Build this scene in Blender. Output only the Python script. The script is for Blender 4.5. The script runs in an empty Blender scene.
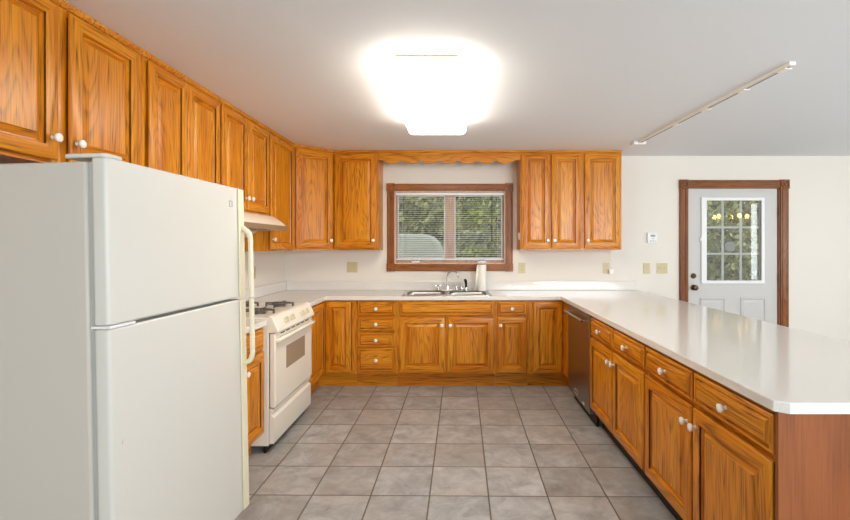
import bpy, bmesh, math, random
from mathutils import Vector, Matrix
R = math.radians
SC = bpy.context.scene
COL = SC.collection
random.seed(4)

# ------------------------------------------------------------------ camera, world, lights, exposure
CAM_H = 1.40
cd = bpy.data.cameras.new('camera'); cam = bpy.data.objects.new('camera', cd); COL.objects.link(cam)
cam.location = (0, 0, CAM_H); cam.rotation_euler = (R(90), 0, 0)
cd.sensor_fit = 'HORIZONTAL'; cd.sensor_width = 36; cd.lens = 450 / 850 * 36
cd.shift_x = -32 / 850; cd.shift_y = -15 / 850
cd.clip_start = 0.02; cd.clip_end = 200
SC.camera = cam

w = bpy.data.worlds.new('sky'); SC.world = w; w.use_nodes = True
bgn = w.node_tree.nodes['Background']
bgn.inputs['Color'].default_value = (0.80, 0.90, 1.0, 1); bgn.inputs['Strength'].default_value = 1.4

def area(name, loc, rot, sx, sy, power, col):
    l = bpy.data.lights.new(name, 'AREA'); l.shape = 'RECTANGLE'; l.size = sx; l.size_y = sy
    l.energy = power; l.color = col
    o = bpy.data.objects.new(name, l); COL.objects.link(o); o.location = loc; o.rotation_euler = rot
    return o
# daylight entering by the big window of the right wall, and an added rear fill lamp
area('daylight_right', (5.72, 2.23, 1.47), (0, R(90), 0), 1.46, 1.82, 24, (0.88, 0.95, 1.0))
area('rear_fill_light', (3.00, -2.92, 1.58), (R(90), 0, 0), 3.3, 1.36, 122, (0.90, 0.96, 1.0))

SC.view_settings.view_transform = 'Standard'; SC.view_settings.look = 'None'
SC.view_settings.gamma = 1; SC.view_settings.use_curve_mapping = False
SC.view_settings.exposure = 0.87
FIXTURE = 7.0          # emission of the fluorescent diffuser
SC.cycles.max_bounces = 8; SC.cycles.diffuse_bounces = 5; SC.cycles.glossy_bounces = 4
SC.cycles.transmission_bounces = 8; SC.cycles.transparent_max_bounces = 12
SC.cycles.use_denoising = True; SC.cycles.sample_clamp_indirect = 6
SC.cycles.caustics_reflective = False; SC.cycles.caustics_refractive = False

# ------------------------------------------------------------------ materials
def s2l(c):
    return tuple(((v / 255) / 12.92 if v / 255 <= .04045 else ((v / 255 + .055) / 1.055) ** 2.4) for v in c) + (1,)

def mat(name, col, rough=.5, metal=0., spec=.5, bump=None, var=None, emit=None):
    m = bpy.data.materials.new(name); m.use_nodes = True
    nt = m.node_tree; b = nt.nodes['Principled BSDF']
    c = s2l(col)
    b.inputs['Base Color'].default_value = c; b.inputs['Roughness'].default_value = rough
    b.inputs['Metallic'].default_value = metal; b.inputs['Specular IOR Level'].default_value = spec
    tc = nt.nodes.new('ShaderNodeTexCoord')
    if var:                                        # (scale, amount)
        n = nt.nodes.new('ShaderNodeTexNoise'); n.inputs['Scale'].default_value = var[0]; n.inputs['Detail'].default_value = 3
        nt.links.new(tc.outputs['Object'], n.inputs['Vector'])
        mp = nt.nodes.new('ShaderNodeMapRange'); mp.inputs['From Min'].default_value = .3; mp.inputs['From Max'].default_value = .7
        mp.inputs['To Min'].default_value = 1 - var[1]; mp.inputs['To Max'].default_value = 1 + var[1] * .4
        nt.links.new(n.outputs['Fac'], mp.inputs['Value'])
        mx = nt.nodes.new('ShaderNodeMix'); mx.data_type = 'RGBA'; mx.blend_type = 'MULTIPLY'; mx.inputs['Factor'].default_value = 1
        mx.inputs['A'].default_value = c
        nt.links.new(mp.outputs['Result'], mx.inputs['B']); nt.links.new(mx.outputs['Result'], b.inputs['Base Color'])
    if bump:                                       # (scale, strength)
        n = nt.nodes.new('ShaderNodeTexNoise'); n.inputs['Scale'].default_value = bump[0]; n.inputs['Detail'].default_value = 2
        nt.links.new(tc.outputs['Object'], n.inputs['Vector'])
        bp = nt.nodes.new('ShaderNodeBump'); bp.inputs['Strength'].default_value = bump[1]; bp.inputs['Distance'].default_value = .002
        nt.links.new(n.outputs['Fac'], bp.inputs['Height']); nt.links.new(bp.outputs['Normal'], b.inputs['Normal'])
    if emit:
        b.inputs['Emission Color'].default_value = s2l(emit[0]); b.inputs['Emission Strength'].default_value = emit[1]
    return m

def oak(name, axis, light, mid, dark, rough=.30, rings=16):
    m = bpy.data.materials.new(name); m.use_nodes = True
    nt = m.node_tree; N = nt.nodes.new; L = nt.links.new; b = nt.nodes['Principled BSDF']
    tc = N('ShaderNodeTexCoord'); oi = N('ShaderNodeObjectInfo')
    mul = N('ShaderNodeMath'); mul.operation = 'MULTIPLY'; mul.inputs[1].default_value = 41.7
    L(oi.outputs['Random'], mul.inputs[0])
    add = N('ShaderNodeVectorMath'); add.operation = 'ADD'
    L(tc.outputs['Object'], add.inputs[0]); L(mul.outputs[0], add.inputs[1])
    def stretched(a, l):
        mp = N('ShaderNodeMapping'); s = [a, a, a]; s['xyz'.index(axis)] = l
        mp.inputs['Scale'].default_value = s; L(add.outputs[0], mp.inputs['Vector']); return mp
    m1 = stretched(8, 1.0)
    n1 = N('ShaderNodeTexNoise'); n1.inputs['Scale'].default_value = 1.0; n1.inputs['Detail'].default_value = 1.5; n1.inputs['Roughness'].default_value = .35
    L(m1.outputs[0], n1.inputs['Vector'])
    k = N('ShaderNodeMath'); k.operation = 'MULTIPLY'; k.inputs[1].default_value = rings
    L(n1.outputs['Fac'], k.inputs[0])
    fr = N('ShaderNodeMath'); fr.operation = 'FRACT'; L(k.outputs[0], fr.inputs[0])
    rp = N('ShaderNodeValToRGB'); e = rp.color_ramp.elements
    e[0].position = 0; e[0].color = (0, 0, 0, 1); e[1].position = 1; e[1].color = (.1, .1, .1, 1)
    x = e.new(.45); x.color = (.15, .15, .15, 1); x = e.new(.80); x.color = (1, 1, 1, 1)
    L(fr.outputs[0], rp.inputs[0])
    m2 = stretched(150, 5)
    n2 = N('ShaderNodeTexNoise'); n2.inputs['Scale'].default_value = 1; n2.inputs['Detail'].default_value = 2
    L(m2.outputs[0], n2.inputs['Vector'])
    m3 = stretched(9, .8)
    n3 = N('ShaderNodeTexNoise'); n3.inputs['Scale'].default_value = 1; n3.inputs['Detail'].default_value = 2
    L(m3.outputs[0], n3.inputs['Vector'])
    def mr(src, a, bb, c, d):
        q = N('ShaderNodeMapRange'); q.inputs['From Min'].default_value = a; q.inputs['From Max'].default_value = bb
        q.inputs['To Min'].default_value = c; q.inputs['To Max'].default_value = d; L(src, q.inputs['Value']); return q.outputs['Result']
    base = N('ShaderNodeMix'); base.data_type = 'RGBA'
    base.inputs['A'].default_value = s2l(light); base.inputs['B'].default_value = s2l(mid)
    L(mr(n3.outputs['Fac'], .35, .65, 0, 1), base.inputs['Factor'])
    g = N('ShaderNodeMath'); g.operation = 'MULTIPLY'
    L(rp.outputs[0], g.inputs[0]); L(mr(n2.outputs['Fac'], .35, .65, .35, 1.), g.inputs[1])
    g2 = N('ShaderNodeMath'); g2.operation = 'MULTIPLY_ADD'; g2.inputs[1].default_value = .52
    L(g.outputs[0], g2.inputs[0]); L(mr(n2.outputs['Fac'], .48, .70, 0, .42), g2.inputs[2]); g2.use_clamp = True
    fin = N('ShaderNodeMix'); fin.data_type = 'RGBA'; fin.inputs['B'].default_value = s2l(dark)
    L(base.outputs['Result'], fin.inputs['A']); L(g2.outputs[0], fin.inputs['Factor'])
    L(fin.outputs['Result'], b.inputs['Base Color'])
    b.inputs['Roughness'].default_value = rough; b.inputs['Specular IOR Level'].default_value = .38
    bp = N('ShaderNodeBump'); bp.inputs['Strength'].default_value = .15; bp.inputs['Distance'].default_value = .0006
    L(n2.outputs['Fac'], bp.inputs['Height']); L(bp.outputs['Normal'], b.inputs['Normal'])
    return m

OL, OM, OD = (224, 147, 32), (207, 121, 17), (98, 46, 4)
oak_v = oak('oak_upright_grain', 'z', OL, OM, OD)
oak_h = oak('oak_level_grain', 'x', OL, OM, OD)
oak_y = oak('oak_deep_grain', 'y', OL, OM, OD)
OAK = [oak_v, oak_h, oak_y]
ply = oak('stained_plywood', 'z', (146, 82, 38), (134, 72, 30), (112, 58, 22), .4, 5)
CL, CM, CD = (164, 100, 42), (144, 82, 30), (92, 48, 14)
casing_v = oak('casing_upright', 'z', CL, CM, CD, .35); casing_h = oak('casing_level', 'x', CL, CM, CD, .35)
DL, DM, DD = (146, 88, 40), (126, 70, 28), (84, 42, 14)
dcasing_v = oak('door_casing_upright', 'z', DL, DM, DD, .35); dcasing_h = oak('door_casing_level', 'x', DL, DM, DD, .35)
jamb_m = oak('pale_jamb_wood', 'z', (226, 196, 172), (214, 180, 154), (180, 136, 106), .4, 6)
wall_m = mat('wall_paint', (229, 223, 213), .7, bump=(90, .12))
ceil_m = mat('ceiling_paint', (238, 240, 243), .85, bump=(160, .35))
white_m = mat('white_enamel', (216, 214, 207), .32, bump=(260, .06))
range_m = mat('range_enamel', (236, 230, 216), .25)
almond = mat('almond_plastic', (229, 221, 194), .38)
plate_m = mat('ivory_plate', (205, 192, 148), .4)
slot_m = mat('dark_slot', (60, 52, 40), .6)
rknob_m = mat('cream_knob', (216, 203, 170), .4)
knob_m = mat('white_ceramic', (240, 238, 230), .15)
brass = mat('brass_base', (170, 130, 70), .35, 1)
steel = mat('brushed_steel', (176, 172, 166), .28, 1)
chrome = mat('chrome', (225, 225, 225), .08, 1)
black = mat('black_plastic_and_shade', (18, 17, 16), .5)
iron = mat('cast_iron', (96, 92, 88), .5)
gasket = mat('grey_gasket', (176, 178, 174), .6)
door_paint = mat('door_paint', (200, 198, 194), .45)
white_pl = mat('white_plastic', (235, 236, 236), .4)
slat_m = mat('blind_slat', (232, 234, 236), .45)
paper = mat('paper_towel', (244, 241, 232), .9, bump=(300, .2))
cardboard = mat('cardboard', (170, 130, 90), .9)
bronze = mat('dark_bronze', (88, 74, 52), .3, 1)
grey_pl = mat('grey_plastic', (150, 152, 152), .5)
red_m = mat('red_medallion', (150, 30, 25), .3)
tarp = mat('grey_cover', (158, 154, 136), .7, var=(3, .15))
bark = mat('bark', (74, 60, 46), .9)
cream_m = mat('cream_track', (244, 240, 232), .5)
soil = mat('ground_grass', (92, 100, 62), .95, var=(2.5, .3))
siding = mat('white_siding', (225, 232, 240), .6)
screen = mat('oven_glass', (150, 138, 120), .15)
cord_m = mat('white_cord', (225, 222, 220), .5)
DWS = bpy.data.materials.new('dark_stainless'); DWS.use_nodes = True
b_ = DWS.node_tree.nodes['Principled BSDF']; b_.inputs['Base Color'].default_value = s2l((168, 158, 150)); b_.inputs['Metallic'].default_value = 1
b_.inputs['Roughness'].default_value = .3

def counter_mat():
    m = bpy.data.materials.new('speckled_quartz'); m.use_nodes = True; nt = m.node_tree; b = nt.nodes['Principled BSDF']
    tc = nt.nodes.new('ShaderNodeTexCoord'); n = nt.nodes.new('ShaderNodeTexNoise'); n.inputs['Scale'].default_value = 380; n.inputs['Detail'].default_value = 1
    nt.links.new(tc.outputs['Object'], n.inputs['Vector'])
    r = nt.nodes.new('ShaderNodeValToRGB'); e = r.color_ramp.elements
    e[0].position = .36; e[0].color = s2l((214, 209, 201)); e[1].position = .5; e[1].color = s2l((230, 227, 222))
    nt.links.new(n.outputs['Fac'], r.inputs[0]); nt.links.new(r.outputs[0], b.inputs['Base Color'])
    b.inputs['Roughness'].default_value = .11; b.inputs['Specular IOR Level'].default_value = .5
    return m
quartz = counter_mat()

def tile_mat():
    m = bpy.data.materials.new('slate_tile'); m.use_nodes = True; nt = m.node_tree; N = nt.nodes.new; L = nt.links.new
    b = nt.nodes['Principled BSDF']; tc = N('ShaderNodeTexCoord')
    mp = N('ShaderNodeMapping'); mp.vector_type = 'TEXTURE'
    mp.inputs['Location'].default_value = (-.153, 2.512, 0); mp.inputs['Rotation'].default_value = (0, 0, R(-.5)); mp.inputs['Scale'].default_value = (.329, .329, 1)
    L(tc.outputs['Object'], mp.inputs['Vector'])
    f = N('ShaderNodeVectorMath'); f.operation = 'FRACTION'; L(mp.outputs[0], f.inputs[0])
    fl = N('ShaderNodeVectorMath'); fl.operation = 'FLOOR'; L(mp.outputs[0], fl.inputs[0])
    sp = N('ShaderNodeSeparateXYZ'); L(f.outputs[0], sp.inputs[0])
    def edge(o):
        q = N('ShaderNodeMath'); q.operation = 'PINGPONG'; q.inputs[1].default_value = .5; L(o, q.inputs[0]); return q.outputs[0]
    mn = N('ShaderNodeMath'); mn.operation = 'MINIMUM'; L(edge(sp.outputs[0]), mn.inputs[0]); L(edge(sp.outputs[1]), mn.inputs[1])
    g = N('ShaderNodeMapRange'); g.inputs['From Min'].default_value = .008; g.inputs['From Max'].default_value = .016
    L(mn.outputs[0], g.inputs['Value'])
    wn = N('ShaderNodeTexWhiteNoise'); wn.noise_dimensions = '2D'; L(fl.outputs[0], wn.inputs['Vector'])
    off = N('ShaderNodeVectorMath'); off.operation = 'MULTIPLY_ADD'; off.inputs[1].default_value = (9, 9, 9); L(wn.outputs['Color'], off.inputs[0]); L(tc.outputs['Object'], off.inputs[2])
    n = N('ShaderNodeTexNoise'); n.inputs['Scale'].default_value = 7.5; n.inputs['Detail'].default_value = 7; n.inputs['Roughness'].default_value = .68; n.inputs['Distortion'].default_value = .5
    L(off.outputs[0], n.inputs['Vector'])
    n2 = N('ShaderNodeTexNoise'); n2.inputs['Scale'].default_value = 2.4; n2.inputs['Detail'].default_value = 2; L(off.outputs[0], n2.inputs['Vector'])
    r = N('ShaderNodeValToRGB'); e = r.color_ramp.elements
    e[0].position = .28; e[0].color = s2l((132, 130, 127)); e[1].position = .72; e[1].color = s2l((192, 193, 194))
    x = e.new(.5); x.color = s2l((165, 164, 162)); L(n.outputs['Fac'], r.inputs[0])
    warm = N('ShaderNodeMix'); warm.data_type = 'RGBA'; warm.inputs['B'].default_value = s2l((172, 161, 150)); L(r.outputs[0], warm.inputs['A'])
    wr = N('ShaderNodeMapRange'); wr.inputs['From Min'].default_value = .45; wr.inputs['From Max'].default_value = .7; wr.inputs['To Max'].default_value = .55
    L(n2.outputs['Fac'], wr.inputs['Value']); L(wr.outputs['Result'], warm.inputs['Factor'])
    br = N('ShaderNodeMapRange'); br.inputs['To Min'].default_value = .86; br.inputs['To Max'].default_value = 1.08; L(wn.outputs['Value'], br.inputs['Value'])
    mu = N('ShaderNodeMix'); mu.data_type = 'RGBA'; mu.blend_type = 'MULTIPLY'; mu.inputs['Factor'].default_value = 1
    L(warm.outputs['Result'], mu.inputs['A']); L(br.outputs['Result'], mu.inputs['B'])
    gm = N('ShaderNodeMix'); gm.data_type = 'RGBA'; gm.inputs['A'].default_value = s2l((98, 90, 76))
    L(g.outputs['Result'], gm.inputs['Factor']); L(mu.outputs['Result'], gm.inputs['B']); L(gm.outputs['Result'], b.inputs['Base Color'])
    b.inputs['Roughness'].default_value = .42
    hs = N('ShaderNodeMath'); hs.operation = 'MULTIPLY_ADD'; hs.inputs[1].default_value = .35; L(n.outputs['Fac'], hs.inputs[0]); L(g.outputs['Result'], hs.inputs[2])
    bp = N('ShaderNodeBump'); bp.inputs['Strength'].default_value = .45; bp.inputs['Distance'].default_value = .004
    L(hs.outputs[0], bp.inputs['Height']); L(bp.outputs['Normal'], b.inputs['Normal'])
    return m
tile_m = tile_mat()

def glass_mat(name, tint=(.97, .98, .98), refl=1.0):
    m = bpy.data.materials.new(name); m.use_nodes = True; nt = m.node_tree
    for n in list(nt.nodes): nt.nodes.remove(n)
    o = nt.nodes.new('ShaderNodeOutputMaterial'); t = nt.nodes.new('ShaderNodeBsdfTransparent'); t.inputs[0].default_value = tint + (1,)
    g = nt.nodes.new('ShaderNodeBsdfGlossy'); g.inputs['Roughness'].default_value = .01
    f = nt.nodes.new('ShaderNodeFresnel'); f.inputs[0].default_value = 1.5
    k = nt.nodes.new('ShaderNodeMath'); k.operation = 'MULTIPLY'; k.inputs[1].default_value = refl; nt.links.new(f.outputs[0], k.inputs[0])
    x = nt.nodes.new('ShaderNodeMixShader'); nt.links.new(k.outputs[0], x.inputs[0]); nt.links.new(t.outputs[0], x.inputs[1]); nt.links.new(g.outputs[0], x.inputs[2])
    nt.links.new(x.outputs[0], o.inputs[0]); return m
glass = glass_mat('window_glass', refl=.9)
door_glass = glass_mat('door_glass', (.93, .95, .95), 1.6)

def leaf_mat(name, c1, c2):
    m = bpy.data.materials.new(name); m.use_nodes = True; nt = m.node_tree; b = nt.nodes['Principled BSDF']
    tc = nt.nodes.new('ShaderNodeTexCoord'); n = nt.nodes.new('ShaderNodeTexNoise'); n.inputs['Scale'].default_value = 4; n.inputs['Detail'].default_value = 4
    nt.links.new(tc.outputs['Object'], n.inputs['Vector'])
    r = nt.nodes.new('ShaderNodeValToRGB'); e = r.color_ramp.elements; e[0].position = .38; e[0].color = s2l(c1); e[1].position = .62; e[1].color = s2l(c2)
    nt.links.new(n.outputs['Fac'], r.inputs[0]); nt.links.new(r.outputs[0], b.inputs['Base Color']); b.inputs['Roughness'].default_value = .6
    return m
leaf1 = leaf_mat('olive_leaves', (92, 96, 44), (172, 174, 92)); leaf2 = leaf_mat('grey_leaves', (98, 98, 54), (172, 168, 100))

khaki = mat('khaki_trim', (150, 138, 104), .5)
diff_m = mat('lamp_diffuser', (245, 240, 228), .5, emit=((255, 246, 230), FIXTURE))
bulb_m = mat('warm_bulb', (255, 220, 160), .4, emit=((255, 196, 110), 14))

# ------------------------------------------------------------------ mesh helpers
class MB:
    def __init__(s): s.bm = bmesh.new()
    def face(s, pts, mi=0):
        try:
            f = s.bm.faces.new([s.bm.verts.new(p) for p in pts]); f.material_index = mi; return f
        except ValueError: return None
    def box(s, x0, x1, y0, y1, z0, z1, mi=0):
        v = [s.bm.verts.new((x, y, z)) for z in (z0, z1) for x, y in ((x0, y0), (x1, y0), (x1, y1), (x0, y1))]
        for q in ((3, 2, 1, 0), (4, 5, 6, 7), (0, 1, 5, 4), (1, 2, 6, 5), (2, 3, 7, 6), (3, 0, 4, 7)):
            f = s.bm.faces.new([v[i] for i in q]); f.material_index = mi
        return s
    def prism(s, poly, a, b, axis='z', mi=0):
        """poly extruded along axis from a to b; the 2-D points are the other two axes in order"""
        def P(p, t):
            return {'z': (p[0], p[1], t), 'y': (p[0], t, p[1]), 'x': (t, p[0], p[1])}[axis]
        A = [s.bm.verts.new(P(p, a)) for p in poly]; B = [s.bm.verts.new(P(p, b)) for p in poly]
        n = len(poly)
        fs = [s.bm.faces.new(A), s.bm.faces.new(B)] + [s.bm.faces.new((A[i], A[(i + 1) % n], B[(i + 1) % n], B[i])) for i in range(n)]
        for f in fs: f.material_index = mi
        return s
    def slab(s, outer, holes, z0, z1, axis='z', mi=0):
        bm = bmesh.new()
        def P(p, t):
            return {'z': (p[0], p[1], t), 'y': (p[0], t, p[1]), 'x': (t, p[0], p[1])}[axis]
        es = []
        for loop in [outer] + holes:
            vs = [bm.verts.new(P(p, z0)) for p in loop]
            es += [bm.edges.new((vs[i], vs[(i + 1) % len(vs)])) for i in range(len(vs))]
        bmesh.ops.triangle_fill(bm, use_beauty=True, edges=es)
        ex = bmesh.ops.extrude_face_region(bm, geom=bm.faces[:])
        d = Vector(P((0, 0), z1 - z0))
        for v in [g for g in ex['geom'] if isinstance(g, bmesh.types.BMVert)]: v.co += d
        bmesh.ops.recalc_face_normals(bm, faces=bm.faces[:])
        for f in bm.faces: f.material_index = mi
        me = bpy.data.meshes.new('t'); bm.to_mesh(me); bm.free(); s.bm.from_mesh(me); bpy.data.meshes.remove(me)
        return s
    def tube(s, pts, r, seg=10, mi=0, cap=True, flat=None):
        pts = [Vector(p) for p in pts]; n = len(pts)
        rr = r if isinstance(r, (list, tuple)) else [r] * n
        up = None; rings = []
        for i, p in enumerate(pts):
            t = (pts[min(i + 1, n - 1)] - pts[max(i - 1, 0)]).normalized()
            if up is None: up = t.orthogonal().normalized()
            else: up = (up - t * up.dot(t)).normalized()
            sd = t.cross(up)
            rings.append([s.bm.verts.new(p + up * math.cos(2 * math.pi * k / seg) * rr[i] + sd * math.sin(2 * math.pi * k / seg) * rr[i]) for k in range(seg)])
        for i in range(n - 1):
            for k in range(seg):
                f = s.bm.faces.new((rings[i][k], rings[i][(k + 1) % seg], rings[i + 1][(k + 1) % seg], rings[i + 1][k])); f.material_index = mi
        if cap:
            for q in (rings[0][::-1], rings[-1]):
                f = s.bm.faces.new(q); f.material_index = mi
        return s
    def lathe(s, prof, c=(0, 0, 0), axis=(0, 0, 1), seg=20, mi=0, sx=1.):
        q = Vector((0, 0, 1)).rotation_difference(Vector(axis)); c = Vector(c); rings = []
        for r, h in prof:
            if r < 1e-6: rings.append([s.bm.verts.new(c + q @ Vector((0, 0, h)))])
            else: rings.append([s.bm.verts.new(c + q @ Vector((math.cos(2 * math.pi * k / seg) * r * sx, math.sin(2 * math.pi * k / seg) * r, h))) for k in range(seg)])
        for a, b in zip(rings, rings[1:]):
            for k in range(seg):
                k2 = (k + 1) % seg
                if len(a) == 1 and len(b) == 1: continue
                vs = (a[0], b[k2], b[k]) if len(a) == 1 else ((a[k], a[k2], b[0]) if len(b) == 1 else (a[k], a[k2], b[k2], b[k]))
                f = s.bm.faces.new(vs); f.material_index = mi
        return s
    def ringed(s, wd, h, rings, frame=None, x0=0, z0=0):
        """front panel: concentric rectangles (inset, y); ring index `frame` gets butt-jointed stiles and rails"""
        P = lambda i, y: [(x0 + i, y, z0 + i), (x0 + wd - i, y, z0 + i), (x0 + wd - i, y, z0 + h - i), (x0 + i, y, z0 + h - i)]
        s.face(P(*rings[0])[::-1], 0)
        for k in range(len(rings) - 1):
            a, b = P(*rings[k]), P(*rings[k + 1])
            if frame is not None and k == frame:
                y = rings[k][1]
                A, B = a, b
                s.face([A[0], (B[0][0], y, A[0][2]), (B[0][0], y, A[2][2]), A[3]], 0)
                s.face([(B[1][0], y, A[0][2]), A[1], A[2], (B[1][0], y, A[2][2])], 0)
                s.face([(B[0][0], y, A[0][2]), (B[1][0], y, A[0][2]), B[1], B[0]], 1)
                s.face([B[3], B[2], (B[1][0], y, A[2][2]), (B[0][0], y, A[2][2])], 1)
                continue
            for j in range(4):
                s.face([a[j], a[(j + 1) % 4], b[(j + 1) % 4], b[j]], 1 if j % 2 == 0 else 0)
        s.face(P(*rings[-1]), 2 if frame is None else 0)
        return s
    def build(s, name, mats, parent=None, loc=None, rot=None, bevel=0., smooth=35, weld=True, seg=2, recalc=True):
        if weld: bmesh.ops.remove_doubles(s.bm, verts=s.bm.verts[:], dist=1e-5)
        if recalc: bmesh.ops.recalc_face_normals(s.bm, faces=s.bm.faces[:])
        me = bpy.data.meshes.new(name); s.bm.to_mesh(me); s.bm.free()
        for m in (mats if isinstance(mats, (list, tuple)) else [mats]): me.materials.append(m)
        if smooth:
            me.shade_smooth(); me.set_sharp_from_angle(angle=R(smooth))
        o = bpy.data.objects.new(name, me); COL.objects.link(o)
        if parent: o.parent = parent
        if loc: o.location = loc
        if rot: o.rotation_euler = rot
        if bevel:
            b = o.modifiers.new('bevel', 'BEVEL'); b.width = bevel; b.segments = seg; b.limit_method = 'ANGLE'; b.angle_limit = R(40)
        return o

def tag(o, label, cat, group=None, kind=None):
    o['label'] = label; o['category'] = cat
    if group: o['group'] = group
    if kind: o['kind'] = kind
    return o
def thing(name, label, cat, loc=(0, 0, 0), rz=0, group=None, rx=0):
    o = bpy.data.objects.new(name, None); COL.objects.link(o); o.location = loc; o.rotation_euler = (rx, 0, rz)
    o.empty_display_size = .1
    return tag(o, label, cat, group)
def structure(o): o['kind'] = 'structure'; return o
def rrect(x0, x1, y0, y1, r, n=5):
    out = []
    for cx, cy, a in ((x1 - r, y1 - r, 0), (x0 + r, y1 - r, 90), (x0 + r, y0 + r, 180), (x1 - r, y0 + r, 270)):
        for k in range(n + 1):
            t = R(a + 90 * k / n); out.append((cx + r * math.cos(t), cy + r * math.sin(t)))
    return out

# ------------------------------------------------------------------ setting
XL, XR, YB, YF, HC = -1.907, 5.80, 5.0, -3.0, 2.388
WT = .14
structure(MB().box(XL - WT, XR + WT, YF - WT, YB + WT, -.1, 0).build('floor', tile_m))
structure(MB().box(XL - WT, XR + WT, YF - WT, YB + WT, HC, HC + .1).build('ceiling', ceil_m))
WX0, WX1, WZ0, WZ1 = -.70, .543, 1.185, 2.005           # window opening
DX0, DX1, DZ1 = 2.555, 3.585, 2.048                     # door opening
m = MB()
m.slab([(XL, 0), (DX0, 0), (DX0, DZ1), (DX1, DZ1), (DX1, 0), (XR, 0), (XR, HC), (XL, HC)],
       [[(WX0, WZ0), (WX1, WZ0), (WX1, WZ1), (WX0, WZ1)]], YB, YB + WT, 'y')
structure(m.build('wall_back', wall_m, smooth=0))
structure(MB().box(XL - WT, XL, YF, YB, 0, HC).build('wall_left', wall_m, smooth=0))
m = MB(); m.slab([(YF, 0), (YB, 0), (YB, HC), (YF, HC)], [[(1.30, .70), (3.16, .70), (3.16, 2.24), (1.30, 2.24)]], XR, XR + WT, 'x')
structure(m.build('wall_right', wall_m, smooth=0))
m = MB(); m.slab([(XL, 0), (XR, 0), (XR, HC), (XL, HC)], [[(1.30, .86), (4.70, .86), (4.70, 2.30), (1.30, 2.30)]], YF - WT, YF, 'y')
structure(m.build('wall_rear', wall_m, smooth=0))
# daylight windows out of frame; the rear one is added, placed for its light
def big_window(name, a0, a1, z0, z1, axis, t):
    o = MB()
    f = .05
    def bx(p0, p1, q0, q1, d0, d1, mi):
        if axis == 'x': o.box(t + d0, t + d1, p0, p1, q0, q1, mi)
        else: o.box(p0, p1, t + d0, t + d1, q0, q1, mi)
    bx(a0, a1, z0, z0 + f, 0, .06, 0); bx(a0, a1, z1 - f, z1, 0, .06, 0)
    for p in (a0, (a0 + a1) / 2 - f / 2, a1 - f): bx(p, p + f, z0 + f, z1 - f, 0, .06, 0)
    ob = structure(o.build(name, white_pl, smooth=0))
    o = MB(); bx(a0 + f, a1 - f, z0 + f, z1 - f, .02, .025, 0); o.build('glass_pane', glass, ob, smooth=0)
big_window('window_2', 1.30, 3.16, .70, 2.24, 'x', XR + .03)
big_window('added_window_3', 1.30, 4.70, .86, 2.30, 'y', YF - .1)

# window over the sink
m = MB()
cw = .083; x0, x1, z0, z1 = -.778, .621, 1.107, 2.083
m.box(x0 + .088, x1 - .088, YB - .018, YB - .0005, z1 - cw, z1 - .004, 1); m.box(x0 + .088, x1 - .088, YB - .018, YB - .0005, z0 + .004, z0 + cw, 1)
m.box(x0 + .004, x0 + cw, YB - .018, YB - .0005, z0 + .088, z1 - .088, 0); m.box(x1 - cw, x1 - .004, YB - .018, YB - .0005, z0 + .088, z1 - .088, 0)
for f in (.012, .060):
    m.box(x0 + f, x0 + f + .010, YB - .024, YB - .0175, z0 + .0885, z1 - .0885, 0); m.box(x1 - f - .010, x1 - f, YB - .024, YB - .0175, z0 + .0885, z1 - .0885, 0)
    m.box(x0 + .0885, x1 - .0885, YB - .024, YB - .0175, z1 - f - .010, z1 - f, 1); m.box(x0 + .0885, x1 - .0885, YB - .024, YB - .0175, z0 + f, z0 + f + .010, 1)
win = structure(m.build('window_1', [casing_v, casing_h], bevel=.004, smooth=0))
for cx, cz in ((x0, z0), (x1 - .088, z0), (x0, z1 - .088), (x1 - .088, z1 - .088)):
    b = MB().box(cx, cx + .088, YB - .026, YB - .0005, cz, cz + .088)
    b.lathe([(.036, .0255), (.036, .035), (.029, .035), (.026, .0262), (.017, .0262), (.013, .035), (0, .037)], (cx + .044, YB, cz + .044), (0, -1, 0), 20)
    b.build('rosette_block', casing_v, win)
m = MB()                                                 # jamb lining
m.box(WX0 + .001, WX0 + .02, YB + .001, YB + .13, WZ0 + .001, WZ1 - .001); m.box(WX1 - .02, WX1 - .001, YB + .001, YB + .13, WZ0 + .001, WZ1 - .001)
m.box(WX0 + .02, WX1 - .02, YB + .001, YB + .13, WZ0 + .001, WZ0 + .02); m.box(WX0 + .02, WX1 - .02, YB + .001, YB + .13, WZ1 - .02, WZ1 - .001)
m.box(-.122, -.042, YB + .05, YB + .12, WZ0 + .02, WZ1 - .02)
m.build('jamb', jamb_m, win, bevel=.002, smooth=0)
for a, b in ((-.68, -.122), (-.042, .523)):
    s = MB()
    gx0, gx1 = a + .018, b - .018
    zz0, zz1 = WZ0 + .021, WZ1 - .021
    s.slab([(a + .001, zz0), (b - .001, zz0), (b - .001, zz1), (a + .001, zz1)], [[(gx0, zz0 + .045), (gx1, zz0 + .045), (gx1, zz1 - .03), (gx0, zz1 - .03)]], YB + .07, YB + .105, 'y', 0)
    sh = s.build('sash', jamb_m, win, smooth=0)
    s = MB(); s.slab([(gx0 - .004, zz0 + .041), (gx1 + .004, zz0 + .041), (gx1 + .004, zz1 - .026), (gx0 - .004, zz1 - .026)],
                     [[(gx0 + .008, zz0 + .053), (gx1 - .008, zz0 + .053), (gx1 - .008, zz1 - .038), (gx0 + .008, zz1 - .038)]], YB + .062, YB + .0695, 'y')
    s.build('glazing_bead', white_pl, sh, smooth=0)
    MB().box(gx0 + .001, gx1 - .001, YB + .084, YB + .088, zz0 + .046, zz1 - .031).build('glass_pane', glass, sh, smooth=0)
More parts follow.
